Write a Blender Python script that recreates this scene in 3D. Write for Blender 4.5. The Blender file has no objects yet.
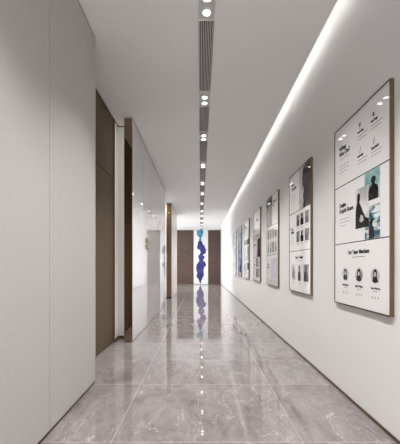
import bpy, bmesh, math, random
from mathutils import Matrix, Vector
random.seed(4)
C = bpy.context.scene.collection
H = 2.94            # ceiling height, camera eye at 1.0
XR = 1.115          # right wall
XL = -0.893         # face of the left panels
XD = -1.145         # recessed door wall
YB = 16.3           # end wall
YF = -3.6           # behind the camera

# ------------------------------------------------------------------ materials
def lin(c): return tuple(((v/255)/12.92 if v/255 <= .04045 else ((v/255+.055)/1.055)**2.4) for v in c)
def mat(name, rgb, rough=.6, metal=0., ior=1.5, coat=0., spec=.5, emit=None, es=0.):
    m = bpy.data.materials.new(name); m.use_nodes = True
    b = m.node_tree.nodes['Principled BSDF']
    b.inputs['Base Color'].default_value = (*rgb, 1)
    b.inputs['Roughness'].default_value = rough
    b.inputs['Metallic'].default_value = metal
    b.inputs['IOR'].default_value = ior
    b.inputs['Coat Weight'].default_value = coat
    b.inputs['Coat Roughness'].default_value = .03
    b.inputs['Specular IOR Level'].default_value = spec
    if emit:
        b.inputs['Emission Color'].default_value = (*emit, 1); b.inputs['Emission Strength'].default_value = es
    return m
def nodes(m): return m.node_tree.nodes, m.node_tree.links, m.node_tree.nodes['Principled BSDF']
def noisy(m, c1, c2, scale=(1, 1, 1), ns=6, detail=4, lo=.35, hi=.65, bump=0., dist=0.):
    N, L, b = nodes(m)
    tc = N.new('ShaderNodeTexCoord'); mp = N.new('ShaderNodeMapping'); mp.inputs['Scale'].default_value = scale
    n = N.new('ShaderNodeTexNoise'); n.inputs['Scale'].default_value = ns; n.inputs['Detail'].default_value = detail
    n.inputs['Distortion'].default_value = dist
    r = N.new('ShaderNodeValToRGB'); r.color_ramp.elements[0].position = lo; r.color_ramp.elements[1].position = hi
    r.color_ramp.elements[0].color = (*c1, 1); r.color_ramp.elements[1].color = (*c2, 1)
    L.new(tc.outputs['Object'], mp.inputs[0]); L.new(mp.outputs[0], n.inputs['Vector'])
    L.new(n.outputs['Fac'], r.inputs[0]); L.new(r.outputs[0], b.inputs['Base Color'])
    if bump:
        bp = N.new('ShaderNodeBump'); bp.inputs['Strength'].default_value = bump; bp.inputs['Distance'].default_value = .002
        L.new(n.outputs['Fac'], bp.inputs['Height']); L.new(bp.outputs[0], b.inputs['Normal'])
    return m

M = {}
M['wall'] = mat('white_paint', (.75, .745, .738), .75, spec=.3)
M['ceiling'] = mat('ceiling_paint', (.86, .85, .84), .85, spec=.2)
M['fabric'] = noisy(mat('woven_wallcovering', (.5, .5, .5), .8, spec=.25), (.43, .408, .397), (.48, .458, .445), (1, 14, 60), 4, 5, .3, .7, .25)
M['door'] = noisy(mat('brown_lacquer', (.1, .07, .05), .5, spec=.12), (.105, .078, .050), (.127, .096, .063), (1, 60, 3), 5, 3, .3, .7)
M['bronze'] = mat('bronze_trim', (.15, .105, .06), .35, .6)
M['gold'] = mat('brushed_gold', (.27, .20, .12), .4, .6)
M['pale_gold'] = mat('pale_gold', (.72, .58, .42), .3, .8)
M['mirror'] = mat('bronze_mirror', (.38, .28, .215), .01, 1.)
M['dark'] = mat('dark_recess', (.016, .014, .013), .7, spec=.2)
M['black'] = mat('black_line', (.02, .018, .016), .5)
M['glass_white'] = mat('back_painted_glass', (.60, .588, .59), .0, ior=1.8); M['glass_white'].node_tree.nodes['Principled BSDF'].inputs['Coat Roughness'].default_value = 0
M['glass_white2'] = mat('satin_white_board', (.72, .71, .70), .35)
M['seam'] = mat('joint_grey', (.25, .24, .24), .5)
M['grille'] = mat('grille_aluminium', (.66, .64, .62), .5, 0)
M['plate'] = mat('lamp_plate', (.62, .61, .595), .5)
M['ring'] = mat('lamp_ring', (.8, .79, .77), .4)
M['lamp'] = mat('lamp_disc', (1, 1, 1), .5, emit=(1, .97, .93), es=12)
M['led'] = mat('led_tape', (1, 1, 1), .5, emit=(1, .96, .91), es=1)
M['frame'] = mat('poster_frame_gold', (.18, .12, .06), .45, .5)
M['frame_edge'] = mat('poster_frame_lip', (.035, .028, .022), .4)
M['paper'] = mat('poster_paper', (.80, .79, .79), .03, spec=.35)
M['ink'] = mat('black_ink', (.010, .010, .011), .03, spec=.12)
M['grey_ink'] = mat('grey_ink', (.10, .10, .105), .03, spec=.12)
M['plaque'] = mat('brass_plaque', (.30, .26, .13), .35, .7)
M['artboard'] = mat('art_board_white', (.74, .75, .74), .5)
def photo(name, a, b, ns=7, lo=.4, hi=.6, scale=(1, 1, 1)):
    return noisy(mat(name, a, .03, spec=.15), a, b, scale, ns, 5, lo, hi, dist=.6)
M['ph_teal'] = photo('photo_teal_sky', (.16, .34, .36), (.62, .68, .67), 9, .35, .7)
M['ph_sea'] = photo('photo_surf', (.02, .10, .14), (.72, .76, .76), 13, .42, .6, (1, 1, 2))
M['ph_mist'] = photo('photo_mist', (.30, .30, .30), (.72, .71, .71), 6, .3, .7)
M['ph_grey'] = photo('photo_grey', (.14, .14, .14), (.58, .57, .56), 12, .35, .65)
M['ph_dark'] = photo('photo_charcoal', (.015, .014, .013), (.05, .047, .045), 6, .4, .7)
M['ph_black'] = photo('photo_black', (.008, .007, .007), (.03, .028, .028), 8)
M['ph_smoke'] = photo('photo_smoke', (.16, .155, .15), (.38, .37, .36), 7, .3, .7, (1, 3, 1))
M['ph_pale'] = photo('photo_pale', (.50, .50, .56), (.72, .72, .76), 6, .3, .7, (1, 4, 1))
M['ph_violet'] = photo('photo_violet', (.22, .21, .36), (.70, .70, .80), 11, .38, .62)
M['ph_green'] = photo('photo_green', (.09, .10, .075), (.34, .36, .30), 18, .35, .65)
M['ph_blue'] = photo('photo_blue', (.20, .24, .38), (.66, .69, .76), 9, .35, .6)

# wood end panels: horizontal wavy grain
m = mat('walnut_panel', (.1, .07, .05), .55, spec=.2); M['wood'] = m
N, L, b = nodes(m)
tc = N.new('ShaderNodeTexCoord'); mp = N.new('ShaderNodeMapping'); mp.inputs['Scale'].default_value = (.9, 1, 9)
n = N.new('ShaderNodeTexNoise'); n.inputs['Scale'].default_value = 3.2; n.inputs['Detail'].default_value = 5; n.inputs['Distortion'].default_value = 1.2
r = N.new('ShaderNodeValToRGB'); r.color_ramp.elements[0].position = .35; r.color_ramp.elements[1].position = .68
r.color_ramp.elements[0].color = (.070, .046, .037, 1); r.color_ramp.elements[1].color = (.115, .078, .064, 1)
L.new(tc.outputs['Object'], mp.inputs[0]); L.new(mp.outputs[0], n.inputs['Vector']); L.new(n.outputs['Fac'], r.inputs[0]); L.new(r.outputs[0], b.inputs['Base Color'])

# blue paint
m = mat('blue_paint', (.05, .05, .3), .5); M['paint'] = m
N, L, b = nodes(m)
tc = N.new('ShaderNodeTexCoord')
n = N.new('ShaderNodeTexNoise'); n.inputs['Scale'].default_value = 3.0; n.inputs['Detail'].default_value = 4
r = N.new('ShaderNodeValToRGB'); e = r.color_ramp.elements
e[0].position = .36; e[0].color = (.008, .008, .06, 1); e[1].position = .70; e[1].color = (.035, .07, .30, 1)
x = e.new(.52); x.color = (.030, .020, .17, 1)
L.new(tc.outputs['Object'], n.inputs['Vector']); L.new(n.outputs['Fac'], r.inputs[0]); L.new(r.outputs[0], b.inputs['Base Color'])
M['paint_teal'] = noisy(mat('teal_paint', (.03, .2, .3), .5), (.02, .13, .30), (.08, .36, .42), (1, 1, 1), 4, 4)

# marble floor
m = mat('grey_marble', (.3, .3, .3), .01, ior=1.75); M['marble'] = m
N, L, b = nodes(m)
tc = N.new('ShaderNodeTexCoord'); at = N.new('ShaderNodeAttribute'); at.attribute_name = 'tile_offset'
ad = N.new('ShaderNodeVectorMath'); ad.operation = 'ADD'
sc = N.new('ShaderNodeVectorMath'); sc.operation = 'SCALE'; sc.inputs['Scale'].default_value = 9.
L.new(at.outputs['Vector'], sc.inputs[0]); L.new(tc.outputs['Object'], ad.inputs[0]); L.new(sc.outputs[0], ad.inputs[1])
def noise(scale, detail, dist, rough=.55, stretch=(1, 1, 1), rot=0):
    mp = N.new('ShaderNodeMapping'); mp.inputs['Scale'].default_value = stretch; mp.inputs['Rotation'].default_value = (0, 0, rot)
    L.new(ad.outputs[0], mp.inputs[0])
    n = N.new('ShaderNodeTexNoise'); n.inputs['Scale'].default_value = scale; n.inputs['Detail'].default_value = detail
    n.inputs['Distortion'].default_value = dist; n.inputs['Roughness'].default_value = rough
    L.new(mp.outputs[0], n.inputs['Vector']); return n
def ramp(src, stops):
    r = N.new('ShaderNodeValToRGB'); e = r.color_ramp.elements
    e[0].position, e[0].color = stops[0][0], (*stops[0][1], 1); e[1].position, e[1].color = stops[-1][0], (*stops[-1][1], 1)
    for p, c in stops[1:-1]:
        q = e.new(p); q.color = (*c, 1)
    L.new(src, r.inputs[0]); return r
cloud = ramp(noise(4.2, 14, .3, .78, (1, .55, 1), .7).outputs['Fac'], [(.34, (.15, .131, .130)), (.46, (.222, .199, .196)), (.54, (.265, .241, .238)), (.68, (.315, .29, .286))])
def veins(scale, rot, w, stretch, dist, peak):
    n = noise(scale, 6, dist, .62, stretch, rot)
    return ramp(n.outputs['Fac'], [(0, (0, 0, 0)), (.5-w, (0, 0, 0)), (.5, (peak,)*3), (.5+w, (0, 0, 0)), (1, (0, 0, 0))])
v1 = veins(1.1, .75, .0035, (2.2, .8, 1), .7, .55); v2 = veins(2.2, -.35, .004, (1.8, .6, 1), 1.0, .25)
dk = veins(2.6, .9, .012, (1.6, .8, 1), 1.2, .45)
prev = cloud.outputs[0]
for v, col in ((dk, (.12, .10, .10, 1)), (v1, (.60, .57, .55, 1)), (v2, (.55, .52, .50, 1))):
    mx = N.new('ShaderNodeMix'); mx.data_type = 'RGBA'
    L.new(v.outputs[0], mx.inputs[0]); L.new(prev, mx.inputs[6]); mx.inputs[7].default_value = col
    prev = mx.outputs[2]
L.new(prev, b.inputs['Base Color'])
M['grout'] = mat('pale_grout', (.42, .40, .385), .35)

# ------------------------------------------------------------------ helpers
def box(bm, x0, x1, y0, y1, z0, z1, bev=0.):
    vs = [bm.verts.new((x, y, z)) for x in (x0, x1) for y in (y0, y1) for z in (z0, z1)]
    f = [bm.faces.new([vs[i] for i in q]) for q in ((0, 1, 3, 2), (4, 6, 7, 5), (0, 4, 5, 1), (2, 3, 7, 6), (0, 2, 6, 4), (1, 5, 7, 3))]
    if bev:
        es = list({e for q in f for e in q.edges})
        bmesh.ops.bevel(bm, geom=es, offset=bev, segments=2, profile=.5, affect='EDGES')
def cyl(bm, x, y, z0, z1, r0, r1=None, n=28, r_in=None):
    r1 = r0 if r1 is None else r1
    def ring(r, z): return [bm.verts.new((x+r*math.cos(2*math.pi*i/n), y+r*math.sin(2*math.pi*i/n), z)) for i in range(n)]
    a, b_ = ring(r0, z0), ring(r1, z1)
    for i in range(n): bm.faces.new((a[i], a[(i+1) % n], b_[(i+1) % n], b_[i]))
    if r_in is None:
        bm.faces.new(a[::-1]); bm.faces.new(b_)
    else:
        c, d = ring(r_in, z0), ring(r_in, z1)
        for i in range(n):
            j = (i+1) % n
            bm.faces.new((c[j], c[i], d[i], d[j])); bm.faces.new((a[j], a[i], c[i], c[j])); bm.faces.new((b_[i], b_[j], d[j], d[i]))
def obj(name, bm, material, parent=None, off=(0, 0, 0)):
    if isinstance(bm, bmesh.types.BMesh):
        bmesh.ops.recalc_face_normals(bm, faces=bm.faces)
        if parent and any(off): bmesh.ops.translate(bm, verts=bm.verts, vec=-Vector(off))
        me = bpy.data.meshes.new(name); bm.to_mesh(me); bm.free()
    else: me = bm
    me.materials.append(material)
    o = bpy.data.objects.new(name, me); C.objects.link(o)
    if parent: o.parent = parent
    return o
def bx(name, material, dims, parent=None, off=(0, 0, 0), bev=0.):
    bm = bmesh.new()
    for d in (dims if isinstance(dims[0], (tuple, list)) else [dims]): box(bm, *d, bev=bev)
    return obj(name, bm, material, parent, off)
def struct(name, material, dims, bev=0.):
    o = bx(name, material, dims, bev=bev); o['kind'] = 'structure'; return o
def thing(name, label, cat, loc, group=None, kind=None):
    o = bpy.data.objects.new(name, None); C.objects.link(o); o.location = loc; o.empty_display_size = .1
    if kind: o['kind'] = kind
    else: o['label'] = label; o['category'] = cat
    if group: o['group'] = group
    return o

# ------------------------------------------------------------------ floor
ys = [1.703, 2.534, 3.188, 3.88]
while ys[-1] < YB: ys.append(ys[-1]+.675)
while ys[0] > YF: ys.insert(0, ys[0]-.675)
xs = [-.505-1.085*k for k in range(4, 0, -1)]+[-.505, .58, 1.665]
X0, X1, Y0, Y1 = -4.2, XR+.02, YF, YB+.02
g = .0015
bm = bmesh.new(); lay = bm.faces.layers.float_vector.new('tile_offset')
def quad(x0, x1, y0, y1, mi, off):
    x0, x1, y0, y1 = max(x0, X0), min(x1, X1), max(y0, Y0), min(y1, Y1)
    if x1-x0 < 1e-4 or y1-y0 < 1e-4: return
    f = bm.faces.new([bm.verts.new(p) for p in ((x0, y0, 0), (x1, y0, 0), (x1, y1, 0), (x0, y1, 0))])
    f.material_index = mi; f[lay] = off
for i in range(len(xs)-1):
    for j in range(len(ys)-1):
        quad(xs[i]+g, xs[i+1]-g, ys[j]+g, ys[j+1]-g, 0, (random.random(), random.random(), random.random()))
for x in xs: quad(x-g, x+g, Y0, Y1, 1, (0, 0, 0))
for j, y in enumerate(ys):
    for i in range(len(xs)-1): quad(xs[i]+g, xs[i+1]-g, y-g, y+g, 1, (0, 0, 0))
# slab under the tiles
vs0 = len(bm.verts)
box(bm, X0, X1, Y0, Y1, -.15, -.001)
me = bpy.data.meshes.new('floor'); bm.to_mesh(me); bm.free(); me.materials.append(M['marble']); me.materials.append(M['grout'])
o = bpy.data.objects.new('floor', me); C.objects.link(o); o['kind'] = 'structure'

# ------------------------------------------------------------------ ceiling with lamp channel and cove slot
SX0, SX1 = -.018, .113
struct('ceiling', M['ceiling'], [(-4.2, SX0, YF, YB+.02, H, H+.12), (SX1, 1.0, YF, YB+.02, H, H+.02),
                                 (SX0, XR, YF, YB+.02, H+.30, H+.36), (SX1, SX1+.03, YF, YB+.02, H+.02, H+.30), (.92, .95, YF, YB+.02, H+.02, H+.19), (SX0-.03, SX0, YF, YB+.02, H+.12, H+.28)])
struct('wall_right', M['wall'], (XR, XR+.15, YF, YB+.02, 0, H+.36))
struct('baseboard_right', M['bronze'], (XR-.005, XR, YF, YB, 0, .02))
struct('wall_back', M['wall'], (-4.2, XR, YB, YB+.15, 0, H+.36))
# left side rooms and recess
struct('wall_left', M['wall'], [(XD-.15, XD, 3.97, 4.17, 0, H), (XD-.15, -1.010, 4.17, 4.3, 0, H)])
struct('trim_1', M['bronze'], [(XD, XD+.012, 3.97, 4.158, 0, .03), (XD, -1.010, 4.158, 4.17, 0, .03), (XD, XD+.008, 3.97, 4.162, H-.012, H), (XD, -1.010, 4.162, 4.17, H-.012, H)])
struct('wall_left', M['wall'], [(-1.6, -1.45, 4.3, 9.22, 0, H), (-4.2, -1.0, 11.25, 11.4, 0, H)])
struct('wall_left', M['wall'], [(-1.45, -1.345, YF, .20, 0, H)])
struct('added_wall_front', M['wall'], [(-1.345, -.72, YF, YF+.12, 0, H), (.88, XR, YF, YF+.12, 0, H), (-.72, .88, YF, YF+.12, 2.2, H)])  # unseen wall, shaped to narrow the opening and cut daylight from behind
for k, (px_, py_, ex, ey, en) in enumerate(((-1.235, 8.45, .12, .9, 5), (-2.3, 13.8, 1.6, 3.6, 5))):  # unseen glowing panels added to brighten the gap and far end
    t = thing('unseen_fill_panel', '', '', (px_, py_, H), kind='structure')
    bx('fill_diffuser', M['led'], (px_-ex/2, px_+ex/2, py_-ey/2, py_+ey/2, H-.012, H-.001), t, t.location)
    ld = bpy.data.lights.new('fill_panel_light', 'AREA'); ld.shape = 'RECTANGLE'; ld.size = ex; ld.size_y = ey; ld.energy = en; ld.color = (1, .98, .95)
    lo = bpy.data.objects.new('fill_panel_light', ld); C.objects.link(lo); lo.location = (px_, py_, H-.02)

# door in the recess
d = thing('door_1', '', '', (XD, 3.2, 0), kind='structure'); off = (XD, 3.2, 0)
bx('door_leaf', M['door'], (XD-.05, XD, 2.47, 3.955, .008, 2.134), d, off)
bx('transom_panel', M['door'], (XD-.05, XD, 2.47, 3.955, 2.146, H), d, off)
bx('door_backing', M['dark'], (XD-.12, XD-.05, 2.47, 3.955, 0, H), d, off)
bx('door_frame', M['bronze'], (XD-.05, XD+.012, 3.955, 3.97, 0, H), d, off)
bx('head_trim', M['bronze'], (XD, XD+.006, 2.56, 3.955, H-.010, H), d, off)

# ------------------------------------------------------------------ near left cladding panels
def clad(y0, y1, label, end=False):
    t = thing('wall_panel', label, 'wall panel', (XL-.2, (y0+y1)/2, 0), 'fabric wall panels at the left edge'); off = t.location
    bx('panel_board', M['fabric'], (XL-.45, XL, y0+.0015, y1-.0015, .028, H-.012), t, off)
    bx('plinth', M['bronze'], (XL-.44, XL-.008, y0, y1, 0, .028), t, off)
    bx('top_trim', M['gold'], (XL-.02, XL+.001, y0+.001, y1-.001, H-.012, H-.004), t, off)
    if end: bx('edge_trim', M['pale_gold'], (XL-.45, XL+.0005, y1-.0015, y1+.007, .028, H-.012), t, off)
struct('wall_left', M['fabric'], (XL-.45, XL, .2, .9835, .028, H)); struct('baseboard_left', M['bronze'], (XL-.44, XL-.008, .2, .985, 0, .028))
clad(.985, 1.775, 'grey-beige woven wall panel at the far left edge of the photo, left of the vertical seam')
clad(1.775, 2.543, 'grey-beige woven wall panel right of the vertical seam, ending at the brown door recess', True)

# ------------------------------------------------------------------ glossy partitions
M['end_bronze'] = mat('brushed_bronze', (.16, .105, .06), .35, .7)
def partition(y0, y1, label, panes, glossy, t0, group='thick panel partitions standing along the left side'):
    t = thing('partition', label, 'partition', ((XL+t0)/2, (y0+y1)/2, 0), group); off = t.location
    bx('core', M['dark'], (t0+.004, XL-.012, y0+.012, y1-.012, 0, H-.003), t, off)
    w = (y1-y0-.01)/panes
    for k in range(panes):
        bx('glass_panel' if glossy else 'side_panel', M['glass_white'] if glossy else M['glass_white2'],
           (XL-.012, XL, y0+.005+k*w+.0022, y0+.005+(k+1)*w-.0022, .012, H-.012), t, off)
    bx('top_trim', M['bronze'], (XL-.012, XL+.002, y0+.003, y1-.003, H-.012, H-.003), t, off)
    bx('bottom_trim', M['bronze'], (XL-.012, XL+.002, y0+.003, y1-.003, 0, .012), t, off)
    bx('back_panel', M['glass_white2'], (t0, t0+.004, y0+.012, y1-.012, .012, H-.012), t, off)
    bx('end_mirror' if glossy else 'end_face', M['mirror'] if glossy else M['end_bronze'], (t0+.004, XL-.005, y0, y0+.012, .004, H-.004), t, off)
    bx('corner_trim', M['gold'], (XL-.005, XL+.001, y0-.001, y0+.005, .004, H-.004), t, off)
    bx('end_panel', M['bronze'], (t0+.004, XL-.012, y1-.012, y1, .004, H-.004), t, off)
    return t, off
pt = partition(3.93, 7.68, 'glossy white glass partition with mirrored bronze end, beside the brown door recess', 5, True, -1.004)
t, off = pt
bx('side_light_strip', M['led'], (-1.012, -1.004, 4.03, 4.05, .05, H-.05), t, off)
ld = bpy.data.lights.new('side_strip', 'AREA'); ld.shape = 'RECTANGLE'; ld.size = 2.8; ld.size_y = .015; ld.energy = .5; ld.color = (1, .89, .77)
lo = bpy.data.objects.new('side_strip', ld); C.objects.link(lo); lo.location = (-1.016, 4.04, H/2); lo.rotation_euler = (0, math.radians(90), 0)
t, off = partition(9.25, 11.4, 'farther slim white partition with gold framed end, beyond the glossy glass one', 2, False, -1.062)
bx('gold_post', M['pale_gold'], (-1.062, -1.040, 9.232, 9.25, .03, H-.004), t, off)
bx('dark_foot', M['dark'], (-1.062, XL, 9.236, 9.249, 0, .045), t, off)
bx('hinge', M['pale_gold'], (-.985, -.955, 9.225, 9.249, 2.62, 2.66), t, off)

for z0, z1, w in ((1.385, 1.448, 'upper'), (1.292, 1.345, 'lower')):
    t = thing('wall_plaque', f'small brass plaque on the glossy glass partition, {w} of the two', 'plaque', (XL, 4.98, z0), 'brass plaques on the glass partition'); off = t.location
    bx('plate', M['plaque'], (XL, XL+.022, 4.84, 5.14, z0, z1), t, off, .003)
    bx('backing', M['pale_gold'], (XL, XL+.008, 4.82, 5.16, z0-.006, z1+.006), t, off, .001)

# ------------------------------------------------------------------ end wall
def wood(x0, x1, label):
    t = thing('wood_panel', label, 'wall panel', ((x0+x1)/2, YB, 0), 'dark wood panels on the end wall'); off = t.location
    bx('panel_board', M['wood'], (x0+.02, x1-.02, YB-.035, YB, .03, H-.03), t, off)
    bx('frame', M['bronze'], [(x0, x0+.02, YB-.04, YB, 0, H), (x1-.02, x1, YB-.04, YB, 0, H), (x0+.02, x1-.02, YB-.04, YB, 0, .03), (x0+.02, x1-.02, YB-.04, YB, H-.03, H)], t, off)
wood(-2.1, -.375, 'dark brown wood panel on the end wall, left of the blue artwork')
wood(.410, 1.085, 'narrow dark brown wood panel on the end wall, right of the blue artwork')
t = thing('abstract_artwork', 'tall white art panel with blue and violet paint in the middle of the end wall', 'artwork', (.02, YB, 0)); off = t.location
bx('art_board', M['artboard'], (-.373, .408, YB-.03, YB, .02, H-.002), t, off)
def art_poly(name, pts, mtl):
    bm = bmesh.new()
    P = []
    for i, (a, c) in enumerate(pts):
        a2, c2 = pts[(i+1) % len(pts)]
        for s in (0, .33, .66):
            jx = random.uniform(-2.2, 2.2) if s else 0; jy = random.uniform(-2.5, 2.5) if s else 0
            P.append((a+(a2-a)*s+jx, c+(c2-c)*s+jy))
    vs = [bm.verts.new((((a/7.64)-10.5)*YB/300, YB-.0335, max(.03, min(H-.01, 1+(37.9-c/7.64)*YB/300)))) for a, c in P]
    f = bm.faces.new(vs); f.normal_update(); bmesh.ops.triangulate(bm, faces=[f])
    r = bmesh.ops.extrude_face_region(bm, geom=bm.faces[:])
    bmesh.ops.translate(bm, verts=[v for v in r['geom'] if isinstance(v, bmesh.types.BMVert)], vec=(0, .003, 0))
    obj(name, bm, mtl, t, off)
art_poly('teal_paint', [(50, 14), (100, 14), (102, 40), (92, 66), (86, 84), (88, 104), (80, 112), (66, 108), (68, 92), (74, 74), (58, 62), (50, 42)], M['paint_teal'])
art_poly('blue_paint', [(64, 100), (92, 104), (96, 122), (112, 140), (124, 168), (120, 194), (104, 200), (98, 208), (112, 218), (108, 236), (98, 246), (106, 254), (118, 266), (124, 284), (110, 300), (104, 318), (106, 345),
                        (106, 366), (94, 384), (86, 402), (80, 424), (72, 410), (66, 392), (50, 376), (53, 352), (56, 340), (48, 318), (49, 284), (60, 264), (72, 248), (66, 238), (60, 214), (72, 204), (82, 188), (76, 170), (60, 162), (52, 146), (60, 126)], M['paint'])

# ------------------------------------------------------------------ ceiling lamps and grilles
lamps = [-2.85, -1.6, -.32, 1.0, 2.238, 3.52, 4.535, 5.82, 7.08, 8.08, 9.37, 10.66, 11.66, 12.92, 14.2, 15.25]
words = {4: 'at the top edge of the photo', 5: 'second from the top of the photo', 6: 'third from the top of the photo', 7: 'fourth from the top of the photo', 8: 'fifth from the top of the photo',
         9: 'sixth from the top of the photo', 10: 'seventh from the top of the photo', 11: 'eighth from the top of the photo', 12: 'fourth from the end wall', 13: 'third from the end wall', 14: 'second from the end wall', 15: 'nearest the end wall'}
PH = .142
for i, y in enumerate(lamps):
    if i not in words:
        lab = 'square twin downlight on the ceiling strip, out of frame above the camera'
    else: lab = f'twin downlight in the ceiling strip, {words[i]}'
    if i in words or i >= 2:
        t = thing('twin_downlight', lab, 'ceiling light', ((SX0+SX1)/2, y, H), 'twin downlights along the ceiling strip') if i in words else thing('unseen_downlight', '', '', ((SX0+SX1)/2, y, H), kind='structure'); off = t.location  # structure entries here are further downlights out of view
        cx = (SX0+SX1)/2
        bm = bmesh.new()
        # plate with rim
        box(bm, SX0+.001, SX1-.001, y-PH, y+PH-.005, H+.006, H+.02)
        obj('plate', bm, M['plate'], t, off)
        bx('rim', M['ring'], [(SX0+.001, SX0+.006, y-PH, y+PH-.005, H, H+.006), (SX1-.006, SX1-.001, y-PH, y+PH-.005, H, H+.006),
                              (SX0+.006, SX1-.006, y-PH, y-PH+.005, H, H+.006), (SX0+.006, SX1-.006, y+PH-.010, y+PH-.005, H, H+.006)], t, off)
        for s in (-1, 1):
            yy = y+s*.062
            bm = bmesh.new(); cyl(bm, cx, yy, H-.001, H+.0059, .041, .043, r_in=.027)
            rg = obj('lamp_ring', bm, M['ring'], t, off)
            bm = bmesh.new(); cyl(bm, cx, yy, H+.002, H+.0059, .0265)
            o = obj('lamp_lens', bm, M['lamp'], t, off)
    for s in (-1, 1):
        ld = bpy.data.lights.new('downlight', 'SPOT'); ld.energy = 58 if y < 3 else (52 if y < 8 else 40); ld.spot_size = math.radians(105); ld.spot_blend = .8
        ld.shadow_soft_size = .025; ld.color = (1, .975, .945)
        lo = bpy.data.objects.new('downlight', ld); C.objects.link(lo); lo.location = ((SX0+SX1)/2, y+s*.062, H-.03)
gw = ['topmost in the photo', 'second from the top of the photo', 'third from the top of the photo', 'fourth from the top of the photo', 'fifth from the top of the photo', 'sixth from the top of the photo',
      'seventh from the top of the photo', 'eighth from the top of the photo', 'fourth from the end wall', 'third from the end wall', 'second from the end wall']
for i in range(3, len(lamps)):
    y0 = lamps[i]+PH-.004; y1 = (lamps[i+1]-PH-.001) if i+1 < len(lamps) else YB-.01
    if i == 3: lab = 'slotted black and grey air grille in the ceiling strip, before the nearest downlight'
    elif i == len(lamps)-1: lab = 'slotted air grille in the ceiling strip, touching the end wall'
    else: lab = f'slotted air grille in the ceiling strip, {gw[i-4]}'
    t = thing('air_grille', lab, 'air grille', ((SX0+SX1)/2, (y0+y1)/2, H), 'linear air grilles along the ceiling strip') if i > 3 else thing('unseen_air_grille', '', '', ((SX0+SX1)/2, (y0+y1)/2, H), kind='structure'); off = t.location  # the structure entry is one more air grille, out of view
    bx('frame', M['grille'], [(SX0+.001, SX0+.005, y0, y1, H-.001, H+.03), (SX1-.005, SX1-.001, y0, y1, H-.001, H+.03)], t, off)
    bx('backing', M['dark'], (SX0+.001, SX1-.001, y0, y1, H+.03, H+.034), t, off)
    n = 8; sp = (SX1-SX0-.010)/n
    bx('slats', M['grille'], [(SX0+.005+sp*(k+.5)-.0033, SX0+.005+sp*(k+.5)+.0033, y0, y1, H+.001, H+.026) for k in range(n)], t, off)

# cove light
t = thing('cove_light', 'long hidden strip of white light washing the top of the right wall', 'cove light', (.95, 6.3, H+.135)); off = t.location
bx('channel', M['ring'], (.95, .962, YF+.1, YB-.1, H+.135, H+.185), t, off)
bx('light_strip', M['led'], (.962, .967, YF+.1, YB-.1, H+.145, H+.175), t, off)
for k in range(10):
    y0 = YF+.1+k*2
    ld = bpy.data.lights.new('cove_strip', 'AREA'); ld.shape = 'RECTANGLE'; ld.size = .03; ld.size_y = 1.95; ld.energy = 1.3; ld.color = (1, .98, .95)
    lo = bpy.data.objects.new('cove_strip', ld); C.objects.link(lo); lo.location = (.972, y0+1, H+.16)
    lo.rotation_euler = (0, -math.radians(80), 0)   # towards the wall

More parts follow.
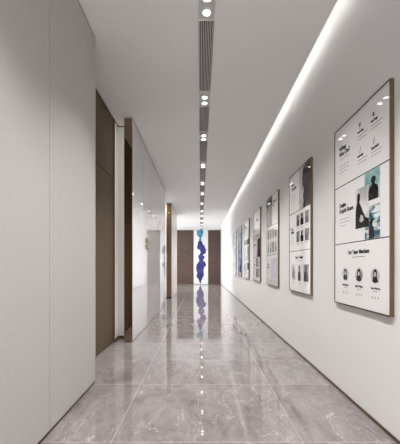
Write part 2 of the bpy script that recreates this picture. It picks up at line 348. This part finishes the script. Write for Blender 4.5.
# ------------------------------------------------------------------ posters
XFACE = XR-.020
class Poster:
    def __init__(s, yfar, label):
        s.o = (XFACE, yfar, .710); s.t = thing('framed_poster', label, 'poster', s.o, 'gold framed posters in a row on the right wall')
        s.W, s.Ht = .707, 1.365
        W, Ht = s.W, s.Ht
        def P(name, m, dims, bev=0):   # dims: u0,u1,v0,v1,w0,w1  (w towards the room)
            bm = bmesh.new()
            for u0, u1, v0, v1, w0, w1 in dims: box(bm, -w1, -w0, -u1, -u0, v0, v1, bev=bev)
            return obj(name, bm, m, s.t)
        s.P = P
        e = .007
        P('frame', M['frame'], [(-e, 0, -e, Ht+e, -.020, .003), (W, W+e, -e, Ht+e, -.020, .003), (0, W, -e, 0, -.020, .003), (0, W, Ht, Ht+e, -.020, .003)])
        P('frame_lip', M['frame_edge'], [(-e, .003, -e, Ht+e, .003, .0036), (W, W+e*.3, -e, Ht+e, .003, .0036), (0, W, -e, .003, .003, .0036), (0, W, Ht-.003, Ht+e, .003, .0036)])
        P('print_sheet', M['paper'], [(0, W, 0, Ht, -.012, 0)])
        s.divs = 0
    def divider(s, v): s.P('divider_line', M['ink'], [(.001, s.W-.001, v-.003, v+.003, 0, .0004)])
    def photo(s, m, u0, u1, v0, v1, w=.0006): 
        return s.P('photo', M[m], [(u0, u1, v0, v1, 0, w)])
    def lines(s, u, v, widths, dv=.024, th=.0032, name='paragraph', center=False):
        return s.P(name, M['grey_ink'], [((u-w/2 if center else u), (u+w/2 if center else u+w), v-k*dv-th, v-k*dv, 0, .0004) for k, w in enumerate(widths)])
    def text(s, body, u, v, size, width=None, center=False, m='ink', name='heading'):
        cu = bpy.data.curves.new('text', 'FONT'); cu.body = body; cu.size = size; cu.extrude = .0003; cu.offset = size*.04
        cu.align_x = 'CENTER' if center else 'LEFT'; cu.resolution_u = 3
        o = bpy.data.objects.new('text_tmp', cu); C.objects.link(o)
        bpy.context.view_layer.update()
        me = bpy.data.meshes.new_from_object(o.evaluated_get(bpy.context.evaluated_depsgraph_get())); bpy.data.objects.remove(o)
        xs_ = [vv.co.x for vv in me.vertices]; k = 1
        if width: k = width/(max(xs_)-min(xs_))
        me.transform(Matrix(((0, 0, -1, -.0006), (-k, 0, 0, -u), (0, 1, 0, v), (0, 0, 0, 1))))
        me.materials.clear()
        return obj(name, me, M[m], s.t)
    def poly(s, pts, m, parent, w=.0012, name='figure'):
        bm = bmesh.new(); f = bm.faces.new([bm.verts.new((-w, -u, v)) for u, v in pts]); f.normal_update(); bmesh.ops.triangulate(bm, faces=[f])
        r = bmesh.ops.extrude_face_region(bm, geom=bm.faces[:])
        bmesh.ops.translate(bm, verts=[q for q in r['geom'] if isinstance(q, bmesh.types.BMVert)], vec=(.0005, 0, 0))
        return obj(name, bm, M[m], parent)
    def person(s, par, cu, v0, h, w, m='ph_black', lean=0.):
        pts = [(-.5, 0), (-.5, .38), (-.40, .55), (-.16, .64), (-.14, .70), (-.24, .78), (-.25, .88), (-.16, .97), (0, 1), (.16, .97), (.25, .88), (.22, .78), (.14, .70), (.16, .64), (.42, .54), (.5, .36), (.5, 0)]
        return s.poly([(cu+w*a+lean*c, v0+h*c) for a, c in pts], m, par)
    def disc(s, m, cu, cv, r, par=None, w=.0008):
        bm = bmesh.new(); n = 28
        f = bm.faces.new([bm.verts.new((-w, -(cu+r*math.cos(2*math.pi*i/n)), cv+r*math.sin(2*math.pi*i/n))) for i in range(n)])
        r_ = bmesh.ops.extrude_face_region(bm, geom=[f])
        bmesh.ops.translate(bm, verts=[q for q in r_['geom'] if isinstance(q, bmesh.types.BMVert)], vec=(.0007, 0, 0))
        return obj('photo', bm, M[m], par or s.t)

# poster 1 (nearest): three sections, coordinates in metres from its lower left corner
A = Poster(2.440, 'nearest and largest framed poster, with teal sky photo and three round portraits')
A.divider(.460); A.divider(.907)
A.text('What', .075, 1.183, .048); A.text('We Do?', .075, 1.140, .048)
A.lines(.078, 1.118, [.15]); A.lines(.078, 1.064, [.15, .145, .12])
ic = 0
for u, v, tx in ((.350, 1.251, 'Branding'), (.512, 1.251, 'Web Design'), (.350, 1.085, 'Identity'), (.512, 1.078, 'Typography')):
    cu, cv = u+.030, v
    if ic == 0: A.poly([(cu-.010, cv+.018), (cu+.002, cv+.024), (cu+.012, cv+.014), (cu+.006, cv), (cu+.001, cv-.004), (cu+.001, cv-.022), (cu-.003, cv-.022), (cu-.003, cv-.004), (cu-.010, cv+.006)], 'grey_ink', A.t, name='icon')
    elif ic == 1: A.poly([(cu+(.014 if k % 2 else .008)*math.cos(k*math.pi/4), cv+(.02 if k % 2 else .012)*math.sin(k*math.pi/4)) for k in range(8)], 'grey_ink', A.t, name='icon')
    else: A.poly([(cu-.006, cv-.020), (cu-.002, cv-.022), (cu+.014, cv+.018), (cu+.009, cv+.022)], 'grey_ink', A.t, name='icon')
    ic += 1
    A.text(tx, u, v-.045, .022, width=.075 if tx != 'Typography' else .09, name='subheading')
    A.lines(u, v-.066, [.125, .11], dv=.022)
ph = A.photo('ph_teal', .438, .611, .712, .905); A.person(ph, .540, .712, .150, .110)
ph = A.photo('ph_mist', .323, .492, .548, .823, .0009)
A.poly([(.323, .548), (.323, .65), (.332, .70), (.345, .722), (.347, .745), (.342, .765), (.352, .79), (.372, .792), (.384, .775), (.382, .745), (.374, .728), (.382, .715), (.40, .69), (.425, .65), (.45, .615), (.492, .60), (.492, .548)], 'ph_black', ph, .0015)
A.poly([(.375, .600), (.395, .64), (.42, .628), (.43, .598), (.40, .585)], 'ph_mist', ph, .0022, name='highlight')
ph = A.photo('ph_sea', .443, .611, .464, .678); A.person(ph, .520, .464, .130, .062)
A.text('Creative', .075, .742, .046, width=.105); A.text('Graphic Room', .075, .698, .046, width=.215)
A.lines(.078, .650, [.155, .165, .10])
A.text('Our Team Members', .353, .376, .040, width=.285, center=True); A.lines(.353, .355, [.17], th=.004, center=True, name='caption')
for cu, nm in ((.174, 'Anna Jameson'), (.3675, 'Mark Wilson'), (.56, 'Kate Morris')):
    ph = A.disc('ph_mist' if cu != .3675 else 'ph_grey', cu, .228, .049)
    A.poly([(cu-.030, .190), (cu-.024, .215), (cu-.018, .228), (cu-.022, .245), (cu-.015, .264), (cu+.002, .270), (cu+.018, .262), (cu+.022, .243), (cu+.017, .226), (cu+.026, .212), (cu+.032, .192), (cu, .182)], 'ph_black', ph, .0016)
    A.poly([(cu-.008, .222), (cu-.010, .240), (cu-.004, .252), (cu+.008, .250), (cu+.011, .236), (cu+.006, .222)], 'ph_mist', ph, .0022, name='face')
    A.text(nm, cu, .142, .020, center=True, width=.10, name='subheading')
    A.lines(cu, .130, [.055], center=True, name='caption')
    for k in range(3): A.P('social_icon', M['grey_ink'], [(cu-.036+k*.032, cu-.030+k*.032, .082, .098, 0, .0004)])

# poster 2
B = Poster(3.690, 'second framed poster from the camera, charcoal photo top right above six small photos')
B.divider(.460); B.divider(.907)
ph = B.photo('ph_mist', .36, .705, .909, 1.363)
B.poly([(.50, .909), (.505, .99), (.49, 1.03), (.51, 1.09), (.495, 1.14), (.46, 1.165), (.475, 1.20), (.455, 1.235), (.48, 1.28), (.475, 1.31), (.50, 1.345), (.55, 1.363), (.705, 1.363), (.705, .909)], 'ph_dark', ph, .0014)
B.poly([(.53, 1.14), (.60, 1.20), (.66, 1.19), (.705, 1.13), (.705, 1.02), (.56, 1.03)], 'ph_dark', ph, .0019, name='highlight')
B.text('We', .09, 1.232, .050); B.text('Creative', .09, 1.180, .050)
B.lines(.09, 1.115, [.20, .17, .19, .12], dv=.030); B.lines(.09, .99, [.06])
for r_, (v0, v1) in enumerate(((.735, .865), (.555, .680))):
    for c_, (u0, u1) in enumerate(((.265, .375), (.40, .505), (.545, .665))):
        ph = B.photo((('ph_grey', 'ph_mist', 'ph_smoke'), ('ph_smoke', 'ph_pale', 'ph_green'))[r_][c_], u0, u1, v0, v1)
        B.person(ph, (u0+u1)/2, v0, (v1-v0)*.95, (u1-u0)*(.55, .9, .5)[c_], 'ph_black' if c_ == 1 else 'ph_dark')
        B.lines((u0+u1)/2, v0-.014, [.075, .05], dv=.014, center=True, name='caption')
B.text('Our', .07, .712, .042); B.text('Work', .07, .672, .042); B.lines(.07, .62, [.12, .10, .11], dv=.03)
B.text('Our Team', .353, .372, .045, center=True, width=.25); B.lines(.353, .350, [.2], center=True, name='caption')
for k, (cu, w) in enumerate(((.16, .13), (.365, .13), (.58, .15))):
    ph = B.photo(('ph_mist', 'ph_pale', 'ph_smoke')[k], cu-w/2, cu+w/2, .125, .305)
    B.person(ph, cu, .125, .17, w*.7, ('ph_grey', 'ph_dark', 'ph_black')[k])
    B.lines(cu, .105, [.10, .06], dv=.016, center=True, name='caption')

# poster 3
D = Poster(4.945, 'third framed poster from the camera, dark smoky photo top left above eight pale photos')
D.divider(.460); D.divider(.907)
ph = D.photo('ph_smoke', .004, .36, .909, 1.361); D.poly([(.004, 1.361), (.004, 1.24), (.10, 1.20), (.24, 1.25), (.36, 1.22), (.36, 1.361)], 'ph_dark', ph, .0014, name='shade_cloth')
D.text('About', .42, 1.235, .055, width=.2); D.text('Us', .42, 1.185, .055); D.lines(.42, 1.145, [.22, .2], dv=.03)
for r_ in range(2):
    for c_ in range(4):
        ph = D.photo('ph_grey' if (r_+c_) % 3 == 0 else 'ph_mist', .06+c_*.155, .06+c_*.155+.11, (.715, .50)[r_], (.865, .655)[r_])
        D.person(ph, .115+c_*.155, (.715, .50)[r_], .13, .07, 'ph_smoke')
        D.lines(.115+c_*.155, (.702, .487)[r_], [.08], center=True, name='caption')
D.photo('ph_pale', .30, .70, .10, .40); D.text('Our', .07, .30, .045); D.text('Story', .07, .255, .045); D.lines(.07, .21, [.15, .12], dv=.03)
D.P('footer_band', M['ph_pale'], [(.01, .7, .02, .085, 0, .0005)])

# poster 4
E = Poster(6.21, 'fourth framed poster from the camera, big black photo in its middle band')
E.divider(.460); E.divider(.81)
E.text('Hello', .33, 1.15, .09, width=.17); E.lines(.33, 1.11, [.17, .15], dv=.04); E.lines(.12, 1.0, [.4], th=.006)
E.P('grey_band', M['ph_mist'], [(.004, .703, .83, .905, 0, .0005)])
ph = E.photo('ph_mist', .34, .703, .465, .805); E.poly([(.44, .465), (.42, .55), (.47, .62), (.43, .70), (.47, .77), (.56, .805), (.703, .805), (.703, .465)], 'ph_black', ph, .0014)
E.text('Think', .07, .69, .06); E.lines(.07, .65, [.2, .22, .15], dv=.035)
for u, v, m_ in ((.30, .27, 'ph_green'), (.50, .27, 'ph_violet'), (.30, .07, 'ph_green'), (.50, .07, 'ph_violet')):
    E.photo(m_, u, u+.175, v, v+.17)
E.text('Art', .07, .30, .06); E.lines(.07, .26, [.17, .14], dv=.035)

# poster 5
F = Poster(7.48, 'fifth framed poster from the camera, with a black band under its pale top')
F.divider(.907); F.divider(.40)
F.text('Studio', .1, 1.2, .08); F.lines(.1, 1.15, [.4, .35, .3], dv=.04)
F.photo('ph_black', .25, .703, .79, .905); F.photo('ph_smoke', .004, .25, .79, .905)
F.photo('ph_mist', .08, .35, .42, .74); F.photo('ph_grey', .42, .68, .42, .74)
F.photo('ph_grey', .08, .34, .05, .36); F.photo('ph_dark', .40, .68, .20, .36); F.lines(.42, .15, [.24, .2, .22], dv=.035)

# poster 6
G = Poster(8.74, 'sixth framed poster from the camera, covered in violet and lavender photos')
G.photo('ph_violet', .02, .69, .60, 1.20); G.lines(.1, 1.30, [.4, .3], dv=.04, th=.008)
ph = G.photo('ph_violet', .02, .69, .12, .56); G.person(ph, .5, .12, .36, .25, 'ph_black')
G.divider(.58)

# poster 7
K = Poster(10.0, 'farthest framed poster in the row, grey photo top left and blue patches below')
K.photo('ph_grey', .03, .36, .95, 1.33); K.lines(.42, 1.25, [.22, .2, .22], dv=.05, th=.008); K.divider(.907); K.divider(.46)
K.photo('ph_blue', .25, .68, .50, .86); K.photo('ph_blue', .05, .40, .08, .42); K.photo('ph_pale', .45, .68, .08, .42)

# ------------------------------------------------------------------ daylight and world
w = bpy.data.worlds.new('world'); bpy.context.scene.world = w; w.use_nodes = True
bg = w.node_tree.nodes['Background']; bg.inputs[0].default_value = (.93, .96, 1, 1); bg.inputs[1].default_value = 5.2
def portal(loc, rot, sx, sy):
    ld = bpy.data.lights.new('daylight_opening', 'AREA'); ld.shape = 'RECTANGLE'; ld.size = sx; ld.size_y = sy; ld.cycles.is_portal = True
    lo = bpy.data.objects.new('daylight_opening', ld); C.objects.link(lo); lo.location = loc; lo.rotation_euler = rot
portal((.08, YF-.01, 1.1), (math.radians(90), 0, 0), 1.6, 2.2)
portal((-4.19, 13.85, 1.47), (math.radians(90), 0, math.radians(-90)), 4.9, 2.9)

# ------------------------------------------------------------------ camera
cd = bpy.data.cameras.new('camera'); cam = bpy.data.objects.new('camera', cd); C.objects.link(cam)
cam.location = (0, 0, 1.0); cam.rotation_euler = (math.radians(90), 0, 0)
cd.sensor_fit = 'HORIZONTAL'; cd.sensor_width = 36; cd.lens = 27
cd.shift_x = -.5/400; cd.shift_y = 43.9/400; cd.clip_start = .05
s = bpy.context.scene; s.camera = cam
s.view_settings.view_transform = 'Standard'; s.view_settings.look = 'None'; s.view_settings.exposure = .26; s.view_settings.gamma = 1
s.cycles.max_bounces = 12; s.cycles.diffuse_bounces = 7; s.cycles.glossy_bounces = 6
s.cycles.use_denoising = True; s.cycles.caustics_reflective = False
